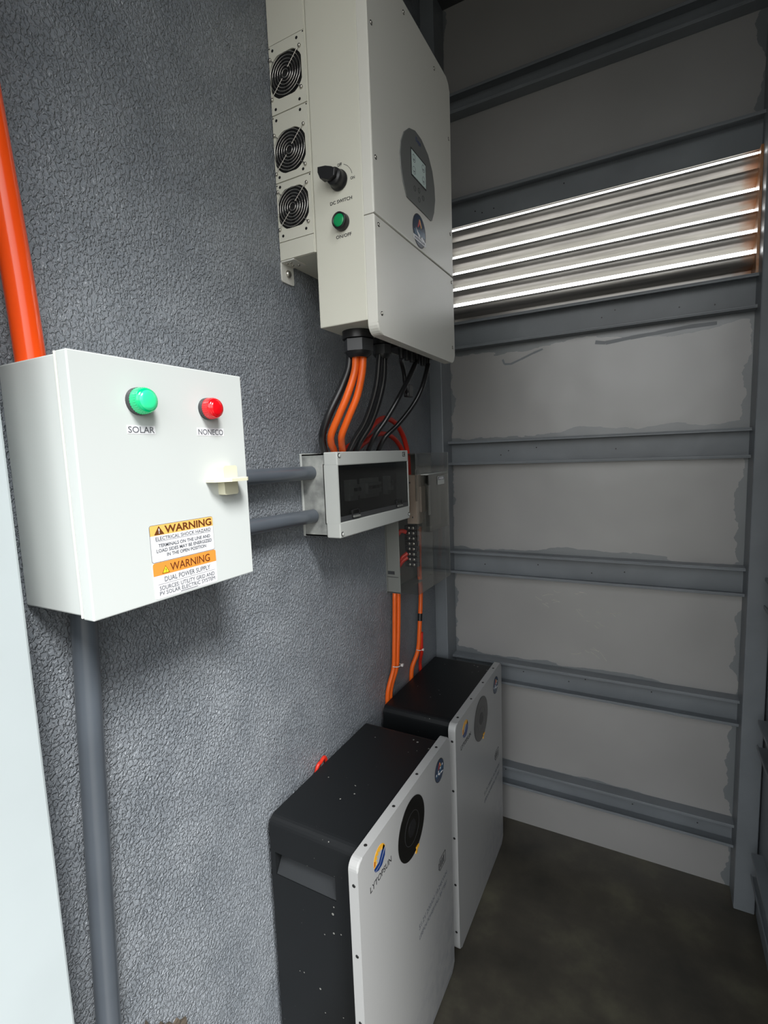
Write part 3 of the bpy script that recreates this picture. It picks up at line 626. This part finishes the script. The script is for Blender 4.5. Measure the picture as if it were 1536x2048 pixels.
o = MB().tube([(.150, 1.150, 1.625), (.122, 1.196, 1.628), (.112, 1.232, 1.601), (.106, 1.252, 1.564), (.101, 1.276, 1.546)], .0060, m_rub, 10).box(.094, .110, 1.262, 1.292, 1.540, 1.575, m_rub, .003).build('spare_lead', loc=(.1, 1.25, 1.56)); tag(o, 'short black spare lead ending in a flat plug under the inverter', 'cable')
lp = [(.030, 1.027, 1.390), (.030, 1.078, 1.411), (.030, 1.155, 1.439), (.030, 1.217, 1.474), (.030, 1.271, 1.488), (.030, 1.332, 1.478), (.030, 1.378, 1.446), (.030, 1.405, 1.405), (.030, 1.414, 1.36), (.028, 1.42, 1.28)]
cable('red_orange_cable', lp, .0075, m_red, 'outer orange-red cable looping behind the black cables into the clear box')
lp = [(.024, 1.090, 1.390), (.024, 1.194, 1.432), (.024, 1.252, 1.445), (.024, 1.313, 1.439), (.024, 1.358, 1.420), (.024, 1.388, 1.390), (.024, 1.395, 1.32), (.024, 1.40, 1.26)]
cable('red_orange_cable', lp, .0068, m_red, 'inner orange-red cable looping behind the black cables into the clear box')
# ------------------------------------------------------------------ breaker panel
PY0, PY1, PZ0, PZ1, PL, PX = .9073, 1.2613, 1.2077, 1.3959, .0663, .1021
bp = thing('breaker_panel', 'light grey distribution board with a smoked window under the inverter', 'breaker panel', (0, 1.084, PZ0))
m = MB(); m.box(0, .006, PY0+.001, PY1, PZ0+.001, PZ1-.001, m_lid, .002); m.box(.004, PL, PY0+.003, PY0+.006, PZ0+.003, PZ1-.003, m_base); m.box(.004, PL, PY1-.006, PY1-.003, PZ0+.003, PZ1-.003, m_lid)
m.box(.004, PL, PY0+.003, PY1-.003, PZ0+.003, PZ0+.006, m_lid); m.box(.004, PL, PY0+.003, PY1-.003, PZ1-.006, PZ1-.003, m_lid)
m.build('base', bp, label='base with a worn grey side')
WZ0, WZ1, WY0, WY1 = 1.2423, 1.3660, .9095, 1.2575
m = MB(); m.box(PL, PX, PY0, PY1, WZ1, PZ1, m_lid, .0025); m.box(PL, PX, PY0, PY1, PZ0, WZ0, m_lid, .0025)
m.box(PL, PX-.0004, PY0, PY0+.0035, WZ0-.002, WZ1+.002, m_lid); m.box(PL, PX-.0004, PY1-.0035, PY1, WZ0-.002, WZ1+.002, m_lid)
m.box(.062, .066, PY0+.003, PY1-.003, WZ0-.004, WZ1+.004, m_nut)
lid = m.build('lid', bp)
for y, z in ((PY0+.008, PZ1-.008), (PY0+.008, PZ0+.009), (PY1-.006, PZ0+.012)):
    mm = MB(); mm.lathe((PX, y, z), (1, 0, 0), [(0, .0052), (.0006, .0052), (.0008, 0)], m_hole, 16); mm.lathe((PX, y+.001, z-.0005), (1, 0, 0), [(0, .004), (.0022, .0036), (.0028, .002), (.0028, 0)], m_lid, 16); mm.build('screw', lid)
m = MB(); m.prism([(1.2265, 1.3792), (1.2425, 1.3792), (1.2425, 1.3915), (1.2265, 1.3915)], FX(PX), 0, .0004, m_ink); m.prism([(1.2290, 1.3812), (1.2400, 1.3812), (1.2400, 1.3895), (1.2290, 1.3895)], FX(PX), .0002, .0006, m_lid)
m.prism([(1.2325, 1.3825), (1.2385, 1.3825), (1.2385, 1.3880), (1.2325, 1.3880)], FX(PX), .0004, .0008, m_ink); m.build('maker_mark', bp)
def breaker(y, n, zc=1.306):
    m = MB(); w = .0178*n
    m.box(.066, .082, y, y+w-.0008, zc-.024, zc+.024, m_brk, .001); m.box(.082, .090, y+.0005, y+w-.0013, zc-.013, zc+.013, m_brk, .001)
    for k in range(n): m.box(.088, .096, y+.0178*k+.005, y+.0178*k+.012, zc-.002, zc+.006, m_blk, .001)
    return m
for y, n in ((.985, 2), (1.055, 2), (1.091, 2), (1.175, 1)): breaker(y, n).build('circuit_breaker', bp)
wd = MB().box(PX-.0045, PX-.002, WY0, WY1, WZ0, WZ1, m_smoke, .0005).build('window', bp, label='smoked see-through flap')
m = MB(); m.box(PX-.004, PX-.0015, WY0, WY1, WZ0, WZ0+.012, m_nut, .0005)
for y in (.9760, 1.2000):
    m.flat([rrect(y-.017, y+.017, WZ0+.0035, WZ0+.0235, .006, 4, (1, 1, 0, 0)), rrect(y-.0145, y+.0145, WZ0+.0060, WZ0+.0210, .004, 4, (1, 1, 0, 0))], FX(PX), -.002, .0006, m_blk)
    m.prism(rrect(y-.014, y+.015, WZ0+.0050, WZ0+.0092, .001), FX(PX), -.001, .003, m_metg, .0008)
m.build('flap_latch', wd)
# ------------------------------------------------------------------ clear-covered isolator box
QY0, QY1, QZ0, QZ1, QB, QX = 1.300, 1.555, .974, 1.3865, .0458, .1075
mt = thing('terminal_box', 'grey junction box with a deep clear plastic cover beyond the breaker panel', 'junction box', (0, 1.43, QZ0))
m = MB(); m.box(0, .004, QY0, QY1, QZ0, QZ1, m_metg); m.box(.002, QB, QY0, QY0+.003, QZ0, QZ1, m_metg, .001); m.box(.002, QB, QY1-.003, QY1, QZ0, QZ1, m_metg)
m.box(.002, QB, QY0, QY1, QZ0, QZ0+.003, m_metg); m.box(.002, QB, QY0, QY1, QZ1-.003, QZ1, m_metg)
m.prism([(.006, 1.031), (.028, 1.031), (.028, 1.041), (.006, 1.041)], FY(QY0), 0, .0008, m_nut); m.prism([(.003, 1.0225), (.040, 1.0225), (.040, 1.0240), (.003, 1.0240)], FY(QY0), 0, .0008, m_nut)
m.build('base', mt)
m = MB(); w_ = .002
m.box(QX-w_, QX, QY0, QY1, QZ0+.004, QZ1, m_clear, .001); m.box(QB, QX-w_, QY0, QY0+w_, QZ0+.002, QZ1, m_clear); m.box(QB, QX-w_, QY1-w_, QY1, QZ0+.002, QZ1, m_clear)
m.box(QB, QX-w_, QY0+w_, QY1-w_, QZ0+.002, QZ0+.004, m_clear); m.box(QB, QX-w_, QY0+w_, QY1-w_, QZ1-w_, QZ1, m_clear)
cv = m.build('clear_cover', mt)
for z in (1.14, 1.36): MB().box(QX-.006, QX-.002, QY0+.004, QY0+.012, z-.11, z-.02, m_clear2).build('cover_rib', cv)
# raised door of the cover over the isolator
m = MB(); ix0, ix1, iy0, iy1, iz0, iz1 = QX, .1330, 1.332, 1.482, 1.158, 1.325
m.box(ix1-.002, ix1, iy0, iy1, iz0, iz1, m_clear2, .001); m.box(ix0, ix1-.002, iy0, iy0+.002, iz0, iz1, m_clear2); m.box(ix0, ix1-.002, iy1-.002, iy1, iz0, iz1, m_clear2)
m.box(ix0, ix1-.002, iy0, iy1, iz0, iz0+.002, m_clear2); m.box(ix0, ix1-.002, iy0, iy1, iz1-.0015, iz1+.001, m_lid)
dr = m.build('raised_door', cv)
F3 = FX(ix1)
m = MB(); m.prism([(1.398, 1.291), (1.450, 1.291), (1.450, 1.316), (1.398, 1.316)], F3, 0, .0004, m_lid); m.prism([(1.400, 1.3045), (1.448, 1.3045), (1.448, 1.3145), (1.400, 1.3145)], F3, .0002, .0005, m_greyink)
m.text('ABB', F3, 1.405, 1.443, 1.3062, 1.3130, m_white, .0007, .02); m.build('door_sticker', dr)
# inside: isolator, terminal rails, cables
m = MB(); m.box(.062, .100, 1.328, 1.372, 1.181, 1.324, m_brkb, .0015); m.box(.10, .106, 1.335, 1.365, 1.215, 1.290, m_brkb, .001)
m.box(.0705, .0755, 1.3272, 1.329, 1.300, 1.304, m_ink); m.box(.078, .081, 1.3272, 1.329, 1.198, 1.203, m_ink)
iso = m.build('isolator', mt, label='beige switch block behind the clear cover')
MB().box(.060, .104, 1.385, 1.470, 1.165, 1.320, m_nut, .002).box(.104, .1065, 1.388, 1.400, 1.20, 1.29, m_white).build('switch_block', mt, label='dark switch body behind the clear cover')
m = MB(); 
for k in range(8):
    z = 1.168-k*.0158
    m.box(.050, .088, 1.330, 1.352, z-.0068, z+.0068, m_blk, .001)
    for x in (.064, .078): m.lathe((x, 1.3302, z), (0, -1, 0), [(0, .0046), (.0012, .0042), (.0016, .002), (.0016, 0)], m_steel, 10)
m.build('terminal_strip', mt, label='black terminal strip with bright screws')
m = MB().tube([(.020, 1.320, 1.100), (.030, 1.316, 1.140), (.045, 1.316, 1.160), (.058, 1.325, 1.156)], .0065, m_red, 10)
m.build('jumper_wire', mt, label='short red wire')
for dz in (0, .012): MB().tube([(.018+dz, 1.322, 1.025), (.030, 1.317, 1.045+dz), (.046, 1.317, 1.068+dz), (.060, 1.326, 1.080+dz)], .0062, m_red, 10).build('jumper_wire', mt, label='short red wire')
# ------------------------------------------------------------------ orange cables hanging to the batteries
cable('orange_cable', [(.020, 1.312, 1.0), (.021, 1.310, .975), (.022, 1.3055, .955), (.022, 1.299, .88), (.022, 1.291, .80), (.020, 1.286, .745), (.0105, 1.268, .69), (.008, 1.262, .655), (.008, 1.260, .60)], .0068, m_orange, 'left orange cable of the tied pair leaving the grey junction box')
cable('orange_cable', [(.028, 1.322, 1.02), (.028, 1.320, .965), (.028, 1.313, .88), (.027, 1.304, .80), (.024, 1.299, .745), (.0115, 1.286, .69), (.008, 1.281, .655), (.008, 1.279, .60)], .0068, m_orange, 'right orange cable of the tied pair leaving the grey junction box')
o = MB().tube([(.022+.015*math.cos(a)*.9+.003, 1.2955+.015*math.sin(a), .752) for a in [2*math.pi*i/14 for i in range(14)]], .0014, m_tie, 6, 1, closed=True).box(.038, .045, 1.299, 1.307, .748, .756, m_tie, .001).build('cable_tie', loc=(.02, 1.29, .75)); tag(o, 'white cable tie around the nearer orange pair', 'cable tie')
oc = MB().tube([(.040, 1.462, 1.16), (.036, 1.463, 1.06), (.032, 1.470, .985), (.030, 1.480, .935), (.030, 1.463, .824), (.026, 1.452, .742), (.0115, 1.436, .690), (.008, 1.432, .655), (.008, 1.43, .60)], .0072, m_orange, 12)
oc = oc.build('orange_cable', loc=(.03, 1.46, .6)); tag(oc, 'farther orange cable with black tape hanging in the corner', 'cable')
MB().tube([(.030, 1.4690, .862), (.030, 1.4655, .838)], .0082, m_rub, 12, 1).build('tape_band', oc, label='black tape')
oc = MB().tube([(.036, 1.462, .80), (.034, 1.463, .76), (.032, 1.468, .73), (.020, 1.484, .70), (.010, 1.500, .672), (.007, 1.51, .62)], .0058, m_red, 12).build('red_orange_cable', loc=(.03, 1.5, .62)); tag(oc, 'short cable branching right at the foot of the taped orange cable', 'cable')
o = MB().tube([(.031+.010*math.cos(a), 1.455+.012*math.sin(a), .744) for a in [2*math.pi*i/14 for i in range(14)]], .0013, m_tie, 6, 1, closed=True).box(.041, .046, 1.452, 1.458, .741, .748, m_tie, .001).build('cable_tie', loc=(.03, 1.455, .744)); tag(o, 'white cable tie around the farther taped cable', 'cable tie')
cable('orange_cable', [(.006, .885, .60), (.008, .900, .650), (.009, .915, .658), (.008, .935, .657), (.006, .950, .60)], .0045, m_red, 'bit of orange-red cable peeping up between wall and nearer battery')
# ------------------------------------------------------------------ batteries
TY, TZ, TF, TB = .681, .669, .2533, .2334
def battery():
    bt = thing('battery', 'nearer black cased battery with white front panel standing by the stucco wall', 'battery', (.13, TY+.2275, 0), 'floor-standing wall batteries')
    prof = rrect(TY+.038, TY+.452, .012, .6548, .020, 6)
    # case: rounded in profile, a real handle recess in the near side
    m = MB(); m.prism(prof, FX(0), .0165, TB-.001, m_case); m.mi(m_nut)
    cs = m.build('case', bt)
    sx0, sx1 = .028, .176; ya = TY+.038
    cu = MB().prism([(ya-.01, .531), (ya+.002, .531), (ya+.020, .560), (ya+.020, .581), (ya-.01, .581)], FX(0), sx0, sx1, m_case).build('cutter', bt)
    md = cs.modifiers.new('pocket', 'BOOLEAN'); md.object = cu; md.solver = 'EXACT'
    bpy.context.view_layer.update()
    nm = bpy.data.meshes.new_from_object(cs.evaluated_get(bpy.context.evaluated_depsgraph_get())); cs.modifiers.clear(); cs.data = nm; nm.name = 'case'
    bpy.data.objects.remove(cu)
    MB().prism([(ya+.0015, .5312), (ya+.0195, .5602), (ya+.0190, .5612), (ya+.0010, .5322)], FX(0), sx0+.001, sx1-.001, m_grip).build('handle_grip', bt)
    # feet
    for x in (.04, .20):
        for y in (TY+.07, TY+.42): MB().cyl((x, y, 0), (x, y, .013), .012, m_rub, seg=16).build('foot', bt)
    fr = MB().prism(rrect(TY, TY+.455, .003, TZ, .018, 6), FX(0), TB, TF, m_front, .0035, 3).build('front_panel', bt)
    for y in (.045, .16, .275, .390): MB().lathe((TB+.0105, TY+y, TZ), (0, 0, 1), [(-.001, .0036), (.0005, .0034), (.001, .002), (.0006, 0)], m_scr, 12).build('screw', fr)
    for z in (.624, .483, .345, .206, .062):
        MB().lathe((TB+.0105, TY, z), (0, -1, 0), [(-.001, .0036), (.0005, .0034), (.001, .002), (.0006, 0)], m_scr, 12).build('screw', fr)
    Fp = FX(TF, TY)
    m = MB(); m.prism(circ(.2210, .5800, .066, 56), Fp, -.001, .0012, m_disc, .0006); m.flat([circ(.2210, .5800, .036, 40), circ(.2210, .5800, .0352, 40)], Fp, .0011, .0014, m_nut)
    m.prism(circ(.2210, .5800, .018, 30), Fp, .0010, .0016, m_blk); m.build('round_window', bt, label='glossy black round window')
    m = MB(); m.prism(rrect(.238, .252, .5155, .5215, .002), Fp, .0012, .0026, m_sun); m.prism(rrect(.236, .243, .5060, .5150, .002), Fp, .0, .0016, m_sun); m.build('film_tab', bt, label='golden pull tab of the protective film')
    # sun and house mark with lettering
    m = MB(); cy, cz, r = .0790, .6220, .0235
    arc = [(cy+r*math.cos(a), cz+r*math.sin(a)) for a in [math.radians(20+i*9) for i in range(21)]]
    inn = []
    for i in range(21):
        a = math.radians(200-i*9); rr = r*(.80 if i % 3 == 1 else .52); inn.append((cy+rr*math.cos(a)+.001, cz+rr*math.sin(a)-.001))
    m.flat([arc+inn], Fp, 0, .0004, m_sun)
    m.prism([(cy-.0235, cz-.004), (cy-.0225, cz+.007), (cy-.017, cz+.004), (cy-.018, cz-.004)], Fp, .0003, .0006, m_sunr)
    m.prism([(cy-.0225, cz-.0085), (cy-.004, cz-.0075), (cy+.016, cz+.016), (cy+.021, cz+.008), (cy-.001, cz-.0145), (cy-.0200, cz-.0155)], Fp, 0, .0004, m_logob)
    m.prism([(cy-.0185, cz-.0175), (cy-.001, cz-.0165), (cy+.0225, cz+.004), (cy+.020, cz-.010), (cy+.008, cz-.0215), (cy-.006, cz-.0230)], Fp, 0, .0004, m_logob)
    m.text('LYTOPSUN', Fp, .0395, .1240, .5780, .5905, m_ink, .0003); m.build('sun_logo', bt, label='gold and blue sun mark over the word LYTOPSUN')
    m = MB(); badge(m, .3830, .6155, .0285, Fp, 0)
    for k in range(7): m.prism([(.3610+k*.0062, .6105+k*.0016), (.3655+k*.0062, .6115+k*.0016), (.3655+k*.0062, .6155+k*.0016), (.3610+k*.0062, .6145+k*.0016)], Fp, .0010, .0013, m_teal if k % 2 else m_white)
    m.build('round_badge', bt, label='round navy sticker')
    m = MB(); m.flat([rrect(.368, .4095, .3555, .3865, .004), rrect(.3697, .4078, .3572, .3848, .003)], Fp, 0, .0004, m_ink)
    m.flat([rrect(.3625, .3680, .3625, .3790, .001), rrect(.3640, .3668, .3640, .3775, .0006)], Fp, 0, .0004, m_ink)
    for k in range(3): m.prism([(.3745+k*.0095, .3620), (.3795+k*.0095, .3620), (.3795+k*.0095, .3800), (.3745+k*.0095, .3800)], Fp, 0, .0004, m_ink)
    m.build('battery_symbol', bt)
    MB().text('51.2V 200AH 10.24KWH', Fp, .2420, .4140, .3125, .3245, m_greyink, .0003).build('rating_lettering', bt, label='upper grey printed line')
    MB().text('LIFEPO4 POWERWALL BATTERY', Fp, .2420, .4140, .2880, .2990, m_greyink, .0003).build('rating_lettering', bt, label='lower grey printed line')
    return bt
bat = battery()
def copy_tree(o, parent=None):
    c = o.copy(); COL.objects.link(c)
    if parent: c.parent = parent; c.matrix_parent_inverse = o.matrix_parent_inverse.copy()
    for ch in list(o.children): copy_tree(ch, c)
    return c
b2 = copy_tree(bat); b2.location = (bat.location.x, bat.location.y+.4985, 0)
b2['label'] = 'farther black cased battery with white front panel standing against the metal wall'
# ------------------------------------------------------------------ sky portals: doorway side, doorway front, louvre
P2 = math.pi/2
portal((.992, -.07, 1.43), (0, P2, 0), 2.85, .78)        # right-hand opening
portal((.5, -.45, 1.43), (P2, 0, 0), 1.3, 2.85)
portal((.49, YD+.06, 1.985), (-P2, 0, 0), .9, .32)
